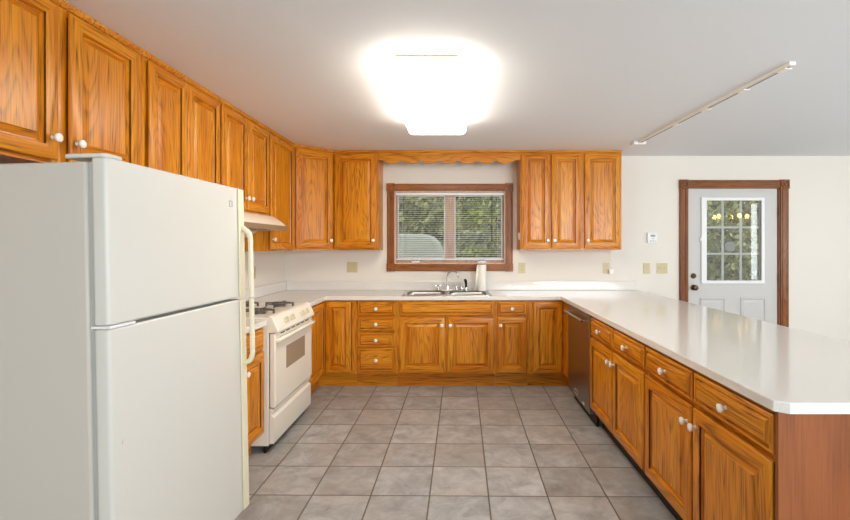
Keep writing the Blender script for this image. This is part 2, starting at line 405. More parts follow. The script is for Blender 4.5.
for cx in (-.46, .275):                                   # casement crank operators
    c = MB(); c.prism(rrect(cx - .05, cx + .05, YB + .012, YB + .048, .016), WZ0 + .0205, WZ0 + .036)
    c.tube([(cx - .01, YB + .02, WZ0 + .036), (cx, YB + .005, WZ0 + .056), (cx + .035, YB - .002, WZ0 + .050)], .006, 8)
    c.lathe([(0, 0), (.009, .002), (.009, .018), (0, .02)], (cx + .035, YB - .002, WZ0 + .042), (0, 0, 1), 10)
    c.build('crank_handle', white_pl, win, bevel=.002)

# entry door
m = MB(); cw = .093; x0, x1, z1 = 2.462, 3.678, 2.124
m.box(x0 + .004, x0 + cw, YB - .02, YB - .0005, 0, z1 - .1, 0); m.box(x1 - cw, x1 - .004, YB - .02, YB - .0005, 0, z1 - .1, 0)
m.box(x0 + .1, x1 - .1, YB - .02, YB - .0005, z1 - cw, z1 - .004, 1)
for f in (.014, .066):
    m.box(x0 + f, x0 + f + .012, YB - .026, YB - .0195, .001, z1 - .1005, 0); m.box(x1 - f - .012, x1 - f, YB - .026, YB - .0195, .001, z1 - .1005, 0)
    m.box(x0 + .1005, x1 - .1005, YB - .026, YB - .0195, z1 - f - .012, z1 - f, 1)
m.box(DX0 + .001, DX0 + .018, YB + .001, YB + .13, 0, DZ1 - .001, 0); m.box(DX1 - .018, DX1 - .001, YB + .001, YB + .13, 0, DZ1 - .001, 0)
m.box(DX0 + .018, DX1 - .018, YB + .001, YB + .13, DZ1 - .018, DZ1 - .001, 1)
door = structure(m.build('door_1', [dcasing_v, dcasing_h], bevel=.004, smooth=0))
for cx in (x0, x1 - .1):
    b = MB().box(cx, cx + .1, YB - .028, YB - .0005, z1 - .1, z1)
    b.lathe([(.041, .0275), (.041, .037), (.033, .037), (.030, .0282), (.019, .0282), (.014, .037), (0, .039)], (cx + .05, YB, z1 - .05), (0, -1, 0), 20)
    b.build('rosette_block', dcasing_v, door)
SX0, SX1, SY0, SY1 = DX0 + .020, DX1 - .020, YB + .012, YB + .056
gx0, gx1, gz0, gz1 = 2.775, 3.382, 1.006, 1.893
m = MB(); m.slab([(SX0, .012), (SX1, .012), (SX1, 2.028), (SX0, 2.028)], [[(gx0 - .005, gz0 - .005), (gx1 + .005, gz0 - .005), (gx1 + .005, gz1 + .005), (gx0 - .005, gz1 + .005)]], SY0, SY1, 'y')
slab = m.build('door_slab', door_paint, door, smooth=0)
m = MB(); fo = .06                                       # raised lite frame
m.slab([(gx0 - fo, gz0 - .036), (gx1 + .036, gz0 - .036), (gx1 + .036, gz1 + .036), (gx0 - fo, gz1 + .036)], [[(gx0, gz0), (gx1, gz0), (gx1, gz1), (gx0, gz1)]], SY0 - .018, SY0 - .0005, 'y')
m.build('glass_frame', white_pl, slab, bevel=.006, smooth=0)
MB().box(gx0 + .001, gx1 - .001, SY0 + .02, SY0 + .026, gz0 + .001, gz1 - .001).build('glass_pane', door_glass, slab, smooth=0)
m = MB(); gw = (gx1 - gx0) / 3; gh = (gz1 - gz0) / 3
for k in (1, 2):
    m.box(gx0 + gw * k - .011, gx0 + gw * k + .011, SY0 + .028, SY0 + .036, gz0 + .001, gz1 - .001)
    m.box(gx0 + .001, gx1 - .001, SY0 + .0285, SY0 + .0355, gz0 + gh * k - .011, gz0 + gh * k + .011)
m.build('muntin_grid', cream_m, slab, smooth=0)
for a, b in ((2.705, 2.985), (3.155, 3.435)):
    m = MB(); m.ringed(b - a, .58, [(0, -.0005), (.0, -.006), (.012, -.012), (.022, -.003), (.034, -.003), (.06, -.010)], None, a, .235)
    m.build('raised_panel', [door_paint] * 3, slab, loc=(0, SY0, 0), smooth=0)
for z, r in ((.928, .027), (1.056, .024)):
    m = MB(); c = (2.632, SY0, z)
    if z < 1: m.lathe([(.032, .0005), (.032, .006), (.014, .012), (.012, .03), (.026, .04), (.030, .055), (.022, .068), (0, .072)], c, (0, -1, 0), 20)
    else: m.lathe([(.030, .0005), (.030, .008), (.024, .014), (.014, .014), (.012, .022), (0, .022)], c, (0, -1, 0), 20)
    m.build('door_knob' if z < 1 else 'deadbolt', bronze, slab)
for z in (1.77, 1.04, .25):
    m = MB(); m.tube([(SX1 + .004, SY0 - .006, z - .05), (SX1 + .004, SY0 - .006, z + .05)], .007, 10)
    m.build('hinge', bronze, slab)
MB().box(2.7, 2.714, SY0 - .02, SY0 - .0005, 1.44, 1.49).build('latch', white_pl, slab, bevel=.002)

# ------------------------------------------------------------------ cabinet builders (local: x right, y into the wall, z up)
def knob(parent, x, z, y):
    m = MB(); m.lathe([(.009, 0), (.007, .004), (.0065, .012), (.015, .017), (.0175, .022), (.0165, .028), (.010, .0315), (0, .0325)], (0, 0, 0), (0, -1, 0), 16)
    return m.build('knob', knob_m, parent, loc=(x, y - .0003, z))
T = .024
def door_front(parent, x, z, wd, h, kn=None, rot=None, loc=None, name='door'):
    m = MB(); s = min(.055, wd * .2)
    m.ringed(wd, h, [(.012, -.0006), (.010, -.007), (0, -.011), (0, -T + .006), (.003, -T + .002), (.008, -T), (s, -T), (s + .002, -T + .008), (s + .006, -T + .016),
                     (s + .012, -T + .017), (s + .036, -T + .005), (s + .038, -T + .002)], 6)
    d = m.build(name, OAK, parent, loc=loc or (x, 0, z), rot=rot, smooth=25)
    if kn:
        kx = {'l': .028, 'r': wd - .028, 'c': wd / 2}[kn[0]]
        kz = {'b': .085, 't': h - .075, 'm': h / 2}[kn[1]]
        knob(d, kx, kz, -T)
    return d
def drawer_front(parent, x, z, wd, h, kn=True, name='drawer_front'):
    m = MB()
    m.ringed(wd, h, [(.012, -.0006), (.010, -.007), (0, -.010), (0, -.014), (.004, -.018), (.015, -.0185), (.017, -.010), (.021, -.010), (.030, -.0225), (.033, -T)], None)
    d = m.build(name, [oak_v, oak_h, oak_h], parent, loc=(x, 0, z), smooth=25)
    if kn: knob(d, wd / 2, h / 2, -T)
    return d
def carcass(parent, wd, d, z0, z1, stiles, rails, ff_x0=0, ff_x1=None, end=None):
    ff_x1 = wd if ff_x1 is None else ff_x1
    m = MB(); m.box(.0005, .018, .0195, d - .001, z0, z1); m.box(wd - .018, wd - .0005, .0195, d - .001, z0, z1)
    m.box(.018, wd - .018, .0195, d - .001, z0, z0 + .018); m.box(.018, wd - .018, d - .012, d - .001, z0 + .018, z1)
    m.build('carcass', [oak_v], parent, smooth=0)
    m = MB()
    for a, b in stiles: m.box(a, b, 0, .019, z0, z1, 0)
    ed = sorted(stiles)
    for a, b in rails:
        for (p, q), (p2, q2) in zip(ed, ed[1:]): m.box(q, p2, 0, .019, a, b, 1)
    m.build('face_frame', OAK, parent, smooth=0)
def toe(parent, x0, x1, mt=None):
    MB().box(x0, x1, .075, .09, 0, .139).build('toe_kick', mt or oak_h, parent, smooth=0)

ZU0, ZU1, UD = 1.347, 2.362, .300
def wall_cabinet(label, loc, rz, wd, z0, doors, group='oak wall cabinets', depth=UD, name='wall_cabinet', extra=None):
    """doors: (x, width, knob)"""
    t = thing(name, label, 'cabinet', (loc[0], loc[1], 0), rz, group)
    hw = ZU1 - z0
    st = [(0.0005, .035), (wd - .035, wd - .0005)]
    if len(doors) == 2: c_ = (doors[0][0] + doors[0][1] + doors[1][0]) / 2; st.insert(1, (c_ - .034, c_ + .034))
    carcass(t, wd, depth, z0, ZU1 - .001, st, [(z0, z0 + .03), (ZU1 - .03, ZU1 - .001)])
    for x, dw, kn in doors: door_front(t, x, z0 + .016, dw, ZU1 - .012 - (z0 + .016), kn)
    return t
ZB0, ZB1, BD = .140, .862, .60
ZDR0, ZDR1, ZDO0, ZDO1 = .715, .845, .156, .695
def base_cabinet(label, loc, rz, wd, drawers, doors, stiles, rails=None, depth=BD, name='base_cabinet', toe_mat=None, group='oak base cabinets'):
    t = thing(name, label, 'cabinet', (loc[0], loc[1], 0), rz, group)
    carcass(t, wd, depth, ZB0, ZB1, stiles, rails or [(ZB0, ZDO0 + .01), (ZDO1 - .01, ZDR0 + .01), (ZDR1 - .01, ZB1)])
    toe(t, .0005, wd - .0005, toe_mat)
    for x, z, dw, h, kn in drawers: drawer_front(t, x, z, dw, h, kn)
    for x, dw, kn in doors: door_front(t, x, ZDO0, dw, ZDO1 - ZDO0, kn)
    return t

R90 = R(90)
# --- left wall, from the camera backwards
XU = -1.60
wall_cabinet('oak wall cabinet over the refrigerator, nearest the camera', (XU, 1.372), R90, .913, 1.718, [(.018, .392, 'rb'), (.466, .394, 'lb')], depth=.306)
wall_cabinet('tall double-door oak wall cabinet partly hidden behind the top of the refrigerator', (XU, 2.286), R90, .729, ZU0, [(.026, .322, 'rb'), (.354, .36, 'lb')], depth=.306)
wall_cabinet('short double-door oak wall cabinet above the range hood', (XU, 3.0155), R90, .784, 1.648, [(.012, .366, 'rb'), (.390, .382, 'lb')], depth=.306)
wall_cabinet('single-door oak wall cabinet between the range hood and the corner cabinet', (XU, 3.80), R90, .589, ZU0, [(.022, .525, 'lb')], depth=.306)
# --- diagonal corner wall cabinet
t = thing('corner_wall_cabinet', 'oak wall cabinet set diagonally across the left back corner', 'cabinet', (XU, 4.39, 0), R(45), 'oak wall cabinets')
def to_local(p, o, a):
    v = Vector((p[0] - o[0], p[1] - o[1])); c, s = math.cos(-a), math.sin(-a)
    return (v.x * c - v.y * s, v.x * s + v.y * c)
DG = math.hypot(.31, .31)
poly = [to_local(p, (XU, 4.39), R(45)) for p in ((XL + .001, 4.391), (XU - .02, 4.391), (XU + .291, 4.7015), (XU + .309, 4.7015), (XU + .309, 4.999), (XL + .001, 4.999))]
poly[1] = (.016, .0195); poly[2] = (DG - .016, .0195); poly.pop(3); poly[3] = to_local((XU + .309, 4.999), (XU, 4.39), R(45))
MB().prism(poly, ZU0, ZU1 - .001).build('carcass', oak_v, t, smooth=0)
m = MB(); m.box(.003, .04, 0, .019, ZU0, ZU1 - .001); m.box(DG - .04, DG - .003, 0, .019, ZU0, ZU1 - .001)
m.box(.04, DG - .04, 0, .019, ZU0, ZU0 + .03, 1); m.box(.04, DG - .04, 0, .019, ZU1 - .03, ZU1 - .001, 1)
m.build('face_frame', OAK, t, smooth=0)
door_front(t, .022, ZU0 + .016, DG - .044, ZU1 - .012 - ZU0 - .016, 'rb')
# --- back wall uppers
YU = 4.70
wall_cabinet('single-door oak wall cabinet left of the sink window', (-1.289, YU), 0, .469, ZU0, [(.016, .434, 'rb')], depth=.299)
wall_cabinet('double-door oak wall cabinet right of the sink window', (.662, YU), 0, .645, ZU0, [(.01, .298, 'rb'), (.322, .308, 'lb')], depth=.299)
wall_cabinet('single-door oak wall cabinet at the right end of the back wall row', (1.3075, YU), 0, .41, ZU0, [(.020, .376, 'lb')], depth=.299)
# --- scalloped valance
pts = [(-.8185, ZU1 - .001)]
n = 240
for i in range(n + 1):
    x = -.8185 + (.6605 + .8185) * i / n
    z = 2.250 + .034 * (1 - abs(math.cos(math.pi * (x + .676) / .1975)))
    if x < -.775 or x > .61: z = 2.284
    pts.append((x, z))
pts.append((.6605, ZU1 - .001))
tag(MB().prism(pts, YU, YU + .019, 'y').build('valance', oak_h, smooth=0), 'scalloped oak valance board spanning above the sink window', 'valance')
# --- crown strip against the ceiling
def crown():
    path = [(XU, 1.372), (XU, 4.39), (XU + .31, 4.70), (1.7175, YU)]
    prof = [(0.03, ZU1), (-.004, ZU1), (-.010, ZU1 + .008), (-.016, HC - .004), (-.016, HC - .0005), (.03, HC - .0005)]
    m = MB(); rings = []
    for i, p in enumerate(path):
        p = Vector(p); d0 = (p - Vector(path[i - 1])).normalized() if i else None; d1 = (Vector(path[i + 1]) - p).normalized() if i < len(path) - 1 else None
        nn = [Vector((-d.y, d.x)) for d in (d0, d1) if d is not None]
        nb = sum(nn, Vector((0, 0))).normalized(); k = 1 / nb.dot(nn[0])
        rings.append([m.bm.verts.new((p.x + nb.x * k * a, p.y + nb.y * k * a, z)) for a, z in prof])
    for a, b in zip(rings, rings[1:]):
        for k in range(len(prof)): m.bm.faces.new((a[k], a[(k + 1) % len(prof)], b[(k + 1) % len(prof)], b[k]))
    m.bm.faces.new(rings[0]); m.bm.faces.new(rings[-1][::-1])
    return m.build('trim_1', oak_h, smooth=0)
structure(crown())

# --- base cabinets
XB, YBF = -1.30, 4.40
base_cabinet('oak base cabinet squeezed between the refrigerator and the range', (XB, 2.335), R90, .672, [(.02, ZDR0, .632, .13, False)],
             [(.02, .310, 'rt'), (.342, .310, 'lt')], [(.0005, .035), (.32, .352), (.637, .6715)])
# left corner
t = thing('corner_base_cabinet', 'oak corner base cabinet with two doors meeting beside the range', 'cabinet', (XB, YBF, 0), 0, 'oak base cabinets')
MB().prism([(XL - XB + .001, 3.800 - YBF), (-.0195, 3.800 - YBF), (-.0195, .0195), (.3095, .0195), (.3095, .599), (XL - XB + .001, .599)], ZB0, ZB1).build('carcass', oak_v, t, smooth=0)
m = MB(); m.box(.0005, .31, 0, .019, ZB0, ZDO0 + .01, 1); m.box(.0005, .31, 0, .019, .835, ZB1, 1); m.box(.272, .3095, 0, .019, ZDO0 + .01, .835, 0)
m.box(-.019, 0, -.599, .019, ZB0, ZDO0 + .01, 2); m.box(-.019, 0, -.599, .019, .835, ZB1, 2); m.box(-.019, 0, -.599, -.545, ZDO0 + .01, .835, 0)
m.build('face_frame', OAK, t, smooth=0)
door_front(t, 0, 0, .246, .845 - ZDO0, None, loc=(.021, 0, ZDO0))
door_front(t, 0, 0, .53, .845 - ZDO0, None, loc=(0, -.553, ZDO0), rot=(0, 0, R90))
MB().prism([(-.09, -.599), (-.075, -.599), (-.075, .075), (.3095, .075), (.3095, .09), (-.09, .09)], 0, .139).build('toe_kick', oak_h, t, smooth=0)
# drawer bank
base_cabinet('oak base cabinet with a stack of four drawers left of the sink', (-.9895, YBF), 0, .404,
             [(.02, ZDR0, .366, .13, True), (.02, .565, .366, .13, True), (.02, .405, .366, .14, True), (.02, ZDO0 + .01, .366, .228, True)], [],
             [(.0005, .035), (.369, .4035)], [(ZB0, .172), (.38, .41), (.54, .57), (.69, .72), (ZDR1 - .01, ZB1)])
base_cabinet('wide oak sink base cabinet with two doors under a false drawer front', (-.585, YBF), 0, .9605,
             [(.024, ZDR0, .919, .13, False)], [(.024, .442, 'rt'), (.493, .45, 'lt')], [(.0005, .035), (.455, .505), (.925, .960)])
base_cabinet('narrow oak base cabinet with one drawer over one door right of the sink', (.376, YBF), 0, .3235,
             [(.018, ZDR0, .284, .13, True)], [(.018, .284, 'lt')], [(.0005, .03), (.29, .323)])
# right corner
t = thing('corner_base_cabinet', 'oak corner base cabinet with a plain door left of the dishwasher', 'cabinet', (.70, YBF, 0), 0, 'oak base cabinets')
MB().prism([(.0005, .0195), (.3645, .0195), (.3645, -.276), (.95, -.276), (.95, .599), (.0005, .599)], ZB0, ZB1).build('carcass', oak_v, t, smooth=0)
m = MB(); m.box(.0005, .345, 0, .019, ZB0, ZDO0 + .01, 1); m.box(.0005, .345, 0, .019, .835, ZB1, 1); m.box(.0005, .043, 0, .019, ZDO0 + .01, .835, 0); m.box(.32, .345, 0, .019, ZDO0 + .01, .835, 0)
m.box(.345, .364, -.276, .019, ZB0, ZB1, 0)
m.build('face_frame', OAK, t, smooth=0)
door_front(t, 0, 0, .279, .845 - ZDO0, None, loc=(.043, 0, ZDO0))
MB().prism([(.0005, .075), (.42, .075), (.42, -.276), (.435, -.276), (.435, .09), (.0005, .09)], 0, .139).build('toe_kick', oak_h, t, smooth=0)
# peninsula
XP = 1.045
RP = -R90 + R(.2)
PS = [(.0005, .03), (.478, .514), (.970, .9965)]
base_cabinet('far oak peninsula cabinet, next to the dishwasher', (1.041, 3.455), RP, .997,
             [(.010, ZDR0, .480, .13, True), (.504, ZDR0, .480, .13, True)], [(.010, .480, 'rt'), (.504, .480, 'lt')], PS, toe_mat=black)  # black toe kick: shadow under the fronts put into its colour
t = base_cabinet('near oak peninsula cabinet at the free end of the counter', (1.043, 2.4575), RP, .998,
             [(.010, ZDR0, .478, .13, True), (.504, ZDR0, .486, .13, True)], [(.010, .478, 'rt'), (.504, .486, 'lt')], PS[:2] + [(.970, .9975)], toe_mat=black)  # toe kick black here too, painted as the shadow below the doors
o = MB().box(.9985, 1.014, -.016, .72, .0005, ZB1).build('end_panel', ply, t, bevel=.0015, smooth=0); o['label'] = 'reddish brown smooth end panel'

# ------------------------------------------------------------------ countertops
CZ0, CZ1 = .863, .900
m = MB()
SKX0, SKX1, SKY0, SKY1 = -.55, .34, 4.43, 4.93
outer = [(XL + .001, 3.796), (-1.27, 3.796), (-1.27, 4.37), (1.012, 4.37), (1.018, 1.452), (1.055, 1.424), (1.99, 1.424), (2.02, 1.452), (2.02, 4.999), (XL + .001, 4.999)]
m.slab(outer, [[(SKX0 + .03, SKY0 + .03), (SKX1 - .03, SKY0 + .03), (SKX1 - .03, SKY1 - .03), (SKX0 + .03, SKY1 - .03)]], CZ0, CZ1)
top = m.build('countertop', quartz, bevel=.004, smooth=0)
tag(top, 'long U-shaped speckled white countertop running from the range round to the peninsula', 'countertop', 'speckled white countertops')
m = MB(); m.prism(rrect(XL + .001, 1.99, .88, 1.002, .02), 4.978, 4.999, 'y')
m = MB(); m.box(XL + .021, 1.985, 4.978, 4.9995, CZ1 + .0003, 1.002)
m.box(XL + .0005, XL + .020, 3.796, 4.9995, CZ1 + .0003, 1.002)
m.build('backsplash', quartz, top, bevel=.006, smooth=0)
m = MB().box(XL + .001, -1.27, 2.330, 3.006, CZ0, CZ1)
top2 = m.build('countertop', quartz, bevel=.004, smooth=0)
tag(top2, 'short speckled white countertop between the refrigerator and the range', 'countertop', 'speckled white countertops')
MB().box(XL + .0005, XL + .020, 2.330, 3.006, CZ1 + .0003, 1.002).build('backsplash', quartz, top2, bevel=.005, smooth=0)

# ------------------------------------------------------------------ sink and things round it
t = thing('kitchen_sink', 'double-bowl stainless steel sink set in the back counter', 'sink', (-.105, 4.68, CZ1))
bx = [(-.41, -.02, -.215, .125), (.02, .41, -.215, .125)]
m = MB(); m.slab(rrect(-.445, .445, -.25, .25, .03), [rrect(a, b, c, d, .05)[::-1] for a, b, c, d in bx], .0005, .007)
m.build('rim', steel, t, bevel=.002)
for a, b, c, d in bx:
    m = MB(); prev = None; n_ = None
    for r_, z in ((0, .006), (.004, -.02), (.012, -.14), (.035, -.165)):
        ring = [m.bm.verts.new((p[0], p[1], z)) for p in rrect(a + r_ + .0005, b - r_ - .0005, c + r_ + .0005, d - r_ - .0005, .05)]
        if prev:
            for k in range(len(ring)): m.bm.faces.new((prev[k], prev[(k + 1) % len(ring)], ring[(k + 1) % len(ring)], ring[k]))
        prev = ring
    m.bm.faces.new(prev)
    bs = m.build('basin', steel, t, recalc=False)
    mo = bs.modifiers.new('solid', 'SOLIDIFY'); mo.thickness = .001
    MB().lathe([(.04, .0), (.04, .003), (.03, .004), (.012, .001), (0, .001)], ((a + b) / 2, (c + d) / 2, -.1635), seg=20).build('drain', chrome, bs)
t = thing('faucet', 'chrome gooseneck kitchen faucet behind the sink bowls', 'faucet', (-.105, 4.865, CZ1 + .007))
m = MB(); m.prism(rrect(-.13, .13, -.025, .025, .024), .0005, .012); m.build('base_plate', chrome, t, bevel=.003)
m = MB(); m.lathe([(.02, .0125), (.018, .05), (.012, .056), (0, .056)])
P = [(0, 0, .055), (0, 0, .14)]
for k in range(0, 13):
    a = math.pi * k / 12 * .93
    P.append((.062 * (1 - math.cos(a)) * .95, -.045 * (1 - math.cos(a)), .15 + .062 * math.sin(a)))
P.append((P[-1][0] + .004, P[-1][1] - .003, P[-1][2] - .02))
m.tube(P, .0095, 12); m.build('spout', chrome, t)
for sx in (-.1, .1):
    m = MB(); m.lathe([(.017, .0125), (.015, .03), (.01, .038), (.01, .05), (.014, .056), (.006, .062), (0, .062)], (sx, 0, 0))
    m.tube([(sx - .034, -.004, .054), (sx + .034, .004, .054)], .006, 8); m.tube([(sx, -.034, .054), (sx, .034, .054)], .006, 8)
    m.build('handle', chrome, t)
t = thing('side_sprayer', 'black side sprayer standing beside the faucet', 'sprayer', (.098, 4.868, CZ1 + .007))
MB().lathe([(.022, .0005), (.022, .01), (.014, .02), (.013, .035), (0, .035)]).build('base', chrome, t)
m = MB(); m.tube([(0, 0, .0355), (0, 0, .08), (-.004, -.004, .105), (-.012, -.03, .118)], [.012, .014, .017, .013], 12); m.build('spray_head', black, t)
tag(MB().lathe([(.016, .0005), (.018, .006), (.018, .03), (.012, .045), (.007, .05), (.007, .075), (.012, .08), (0, .083)], (.052, 4.875, CZ1 + .007)).build('soap_pump', chrome),
    'small chrome soap pump between the faucet and the black sprayer', 'soap pump')
t = thing('paper_towel_roll', 'white roll of paper towels standing at the right end of the sink', 'paper towels', (.270, 4.866, CZ1 + .0075))
m = MB(); m.lathe([(.019, .0), (.046, .0), (.046, .280), (.019, .280), (.019, .0)], seg=32); m.build('roll', paper, t, smooth=50)
m = MB(); m.lathe([(.0165, .001), (.0185, .001), (.0185, .281), (.0165, .281), (.0165, .001)], seg=24); m.build('cardboard_core', cardboard, t)
m = MB()
A = []; B = []
for k in range(9):
    u = k / 8; A.append((-.047 - .030 * u - .006 * math.sin(u * 3), -.005 - .03 * u, .002)); B.append((-.044 - .012 * u, -.005 - .02 * u, .278 - .004 * u))
for k in range(8): m.face([A[k], A[k + 1], B[k + 1], B[k]])
o = m.build('loose_sheet', paper, t); mo = o.modifiers.new('solid', 'SOLIDIFY'); mo.thickness = .0008
tag(MB().lathe([(.026, .0005), (.026, .005), (.012, .009), (.006, .011), (.006, .02), (.011, .024), (0, .027)], (.165, 4.87, CZ1 + .007)).build('sink_stopper', steel),
    'small steel sink stopper left of the paper towels', 'stopper')

# ------------------------------------------------------------------ wall plates
def plate(name, label, cat, x, z, gang, kind, grp, rot=0, loc=None):
    t = thing(name, label, cat, loc or (x, YB - .0005, z), rot, grp)
    wd = .072 + .046 * (gang - 1)
    MB().box(-wd / 2, wd / 2, -.006, -.0003, -.058, .058).build('cover_plate', plate_m, t, bevel=.003)
    for g in range(gang):
        cx = (g - (gang - 1) / 2) * .046
        if kind[g] == 's':
            MB().box(cx - .006, cx + .006, -.016, -.0062, -.004, .012).build('toggle', plate_m, t, bevel=.002)
        else:
            m = MB()
            for dz in (-.02, .02):
                m.lathe([(.0165, .006), (.0165, .0085), (0, .0085)], (cx, 0, dz), (0, -1, 0), 16, 0)
                for dx in (-.006, .006): m.box(cx + dx - .0012, cx + dx + .0012, -.0092, -.0086, dz - .002, dz + .006, 1)
            m.build('receptacle', [plate_m, slot_m], t)
    return t
plate('wall_outlet', 'wide ivory outlet and switch plate left of the sink window', 'outlet', -1.163, 1.153, 2, 'so', 'ivory wall plates')
plate('wall_outlet', 'ivory outlet just right of the sink window', 'outlet', .722, 1.144, 1, 'o', 'ivory wall plates')
plate('wall_outlet', 'ivory outlet with a white plug under the right wall cabinets', 'outlet', 1.655, 1.144, 1, 'o', 'ivory wall plates')
plate('light_switch', 'single ivory light switch below the thermostat', 'light switch', 2.106, 1.142, 1, 's', 'ivory wall plates')
plate('light_switch', 'double ivory light switch nearest the entry door', 'light switch', 2.278, 1.142, 2, 'ss', 'ivory wall plates')
plate('wall_outlet', 'ivory outlet on the left wall just behind the refrigerator handle', 'outlet', 0, 0, 1, 'o', 'ivory wall plates', R90, (XL + .0005, 4.22, 1.14))
t = thing('plug_adapter', 'white plug with a cord rising to the wall cabinet', 'plug', (1.705, YB - .011, 1.105))
MB().box(-.026, .024, -.035, 0, -.026, .026).build('plug_body', white_pl, t, bevel=.005)
m = MB(); m.tube([(.0, -.02, .0265), (-.004, -.022, .10), (-.006, -.022, .2405)], .003, 8); m.build('cord', cord_m, t)
t = thing('thermostat', 'small white thermostat on the wall left of the entry door', 'thermostat', (2.163, YB - .0005, 1.478))
MB().box(-.055, .05, -.022, -.0003, -.055, .055).build('housing', white_pl, t, bevel=.004)
m = MB(); m.box(-.02, .03, -.0236, -.0225, .012, .034, 0)
for k in range(4): m.box(-.03 + k * .018, -.022 + k * .018, -.0236, -.0225, -.042, -.028, 0)
m.box(-.008, .02, -.0236, -.0225, -.012, -.006, 0); m.build('display', grey_pl, t, smooth=0)
tag(MB().box(.651, .6615, 4.74, 4.80, 1.455, 1.53).build('small_box', white_pl, bevel=.002), 'tiny white box stuck on the cabinet side right of the window', 'box')

# ------------------------------------------------------------------ blinds
t = thing('mini_blind', 'white horizontal mini blind hanging inside the sink window', 'blind', (-.0785, YB + .025, WZ0))
bw = .60
MB().box(-bw, bw, -.013, .013, .768, .798).build('headrail', slat_m, t, bevel=.002)
m = MB(); n = 30
for i in range(n):
    z = .075 + i * (.755 - .075) / (n - 1)
    L = []
    for k in range(5):
        y = -.0125 + .025 * k / 4; L.append((y, z + .0022 * (1 - (2 * k / 4 - 1) ** 2) + y * .10))
    prof = L + [(y, zz - .0007) for y, zz in L[::-1]]
    m.prism(prof, -bw, bw, 'x')
m.build('slats', slat_m, t, smooth=0)
MB().box(-bw, bw, -.012, .012, .048, .064).build('bottom_rail', slat_m, t, bevel=.002)
for x in (-.53, -.05, .10, .53):
    m = MB(); m.slab([(x - .001, .0642), (x + .001, .0642), (x + .001, .7675), (x - .001, .7675)], [], -.0150, -.0142, 'y')
    m.build('ladder_cord', cord_m, t, smooth=0)
m = MB(); m.tube([(-.50, -.022, .765), (-.495, -.024, .12)], .003, 6); m.build('tilt_wand', grey_pl, t)
m = MB()
for x in (.462, .470): m.tube([(x, -.020, .765), (x, -.022, .30)], .0018, 6)
m.lathe([(.003, .05), (.009, .0), (0, 0)], (.466, -.022, .255)); m.build('pull_cord', bronze, t)

# ------------------------------------------------------------------ refrigerator
t = thing('refrigerator', 'white top-freezer refrigerator standing against the left wall', 'refrigerator', (-1.088, 1.434, 0), R90 + R(-2.2), rx=R(-1.1))
FW, FH = .828, 1.682
shaded_side_m = mat('textured_shaded_side_enamel', (202, 196, 187), .45, bump=(260, .12))  # greyer than the doors: the side's shade is put into the colour
MB().box(0, FW, .068, .76, .045, FH - .012).build('body', shaded_side_m, t, bevel=.008)
MB().box(.01, FW - .01, .0525, .0675, .16, FH - .014).build('gasket', gasket, t, smooth=0)
MB().box(.02, FW - .02, .056, .0675, .05, .145).build('kick_grille', slot_m, t, smooth=0)
for x in (.06, FW - .06):
    MB().lathe([(.022, 0), (.022, .012), (.01, .014), (.01, .0445), (0, .0445)], (x, .13, 0)).build('foot', black, t)
    MB().lathe([(.022, .0134), (.022, .0445), (0, .0445)], (x, .68, 0)).build('foot', black, t)
def fdoor(name, z0, z1):
    poly = rrect(0, FW, 0, .052, .012)
    return MB().prism(poly, z0, z1).build(name, white_m, t, bevel=.006)
zs = 1.136
fz = fdoor('freezer_door', zs + .006, FH); fr = fdoor('fresh_food_door', .085, zs - .006)
def fhandle(parent, za, zb, top):
    m = MB(); m.box(FW - .036, FW + .014, -.009, -.0005, (zs + .008) if top else .09, FH - .004 if top else (zs - .008)); m.box(FW + .0006, FW + .014, -.0005, .045, (zs + .008) if top else .09, FH - .004 if top else (zs - .008))
    m.build('edge_trim', almond, parent, bevel=.003)
    P = []
    n_ = 8; x = FW - .004
    if top:
        path = [(x, -.0095, zb + .03), (x, -.016, zb + .028)] + [(x, -.018 - .030 * math.sin(R(90 * k / n_)), zb + .02 - .05 * (1 - math.cos(R(90 * k / n_)))) for k in range(n_ + 1)] + [(x, -.048, za)]
    else:
        path = [(x, -.048, zb)] + [(x, -.018 - .030 * math.cos(R(90 * k / n_)), za + .03 - .05 * math.sin(R(90 * k / n_))) for k in range(n_ + 1)] + [(x, -.0095, za - .025)]
    m = MB(); m.tube(path, .0125, 12); m.build('handle', almond, parent)
fhandle(fz, zs + .004, 1.455, True)
fhandle(fr, .835, zs - .004, False)
m = MB(); s0 = FW - .108; z0 = 1.584
m.box(s0, s0 + .026, -.0022, -.0003, z0, z0 + .003); m.box(s0, s0 + .026, -.0022, -.0003, z0 + .027, z0 + .03); m.box(s0, s0 + .003, -.0022, -.0003, z0, z0 + .03); m.box(s0 + .023, s0 + .026, -.0022, -.0003, z0, z0 + .03)
m.build('badge', gasket, fz, smooth=0)
MB().lathe([(.007, .0003), (.007, .004), (0, .006)], (.05, 0, .752), (0, -1, 0), 10).build('screw_cap', white_m, fr)
m = MB(); m.prism(rrect(.004, .09, .006, .15, .02), FH - .0115, FH + .016); m.bm.verts.ensure_lookup_table()
m = MB(); m.prism(rrect(.004, .085, .004, .15, .02), FH + .0005, FH + .014); m.build('hinge_cover', white_m, t, bevel=.004)
m = MB(); m.box(-.001, .11, -.004, .06, zs - .0045, zs + .0045); m.build('center_hinge', white_pl, t, bevel=.002)

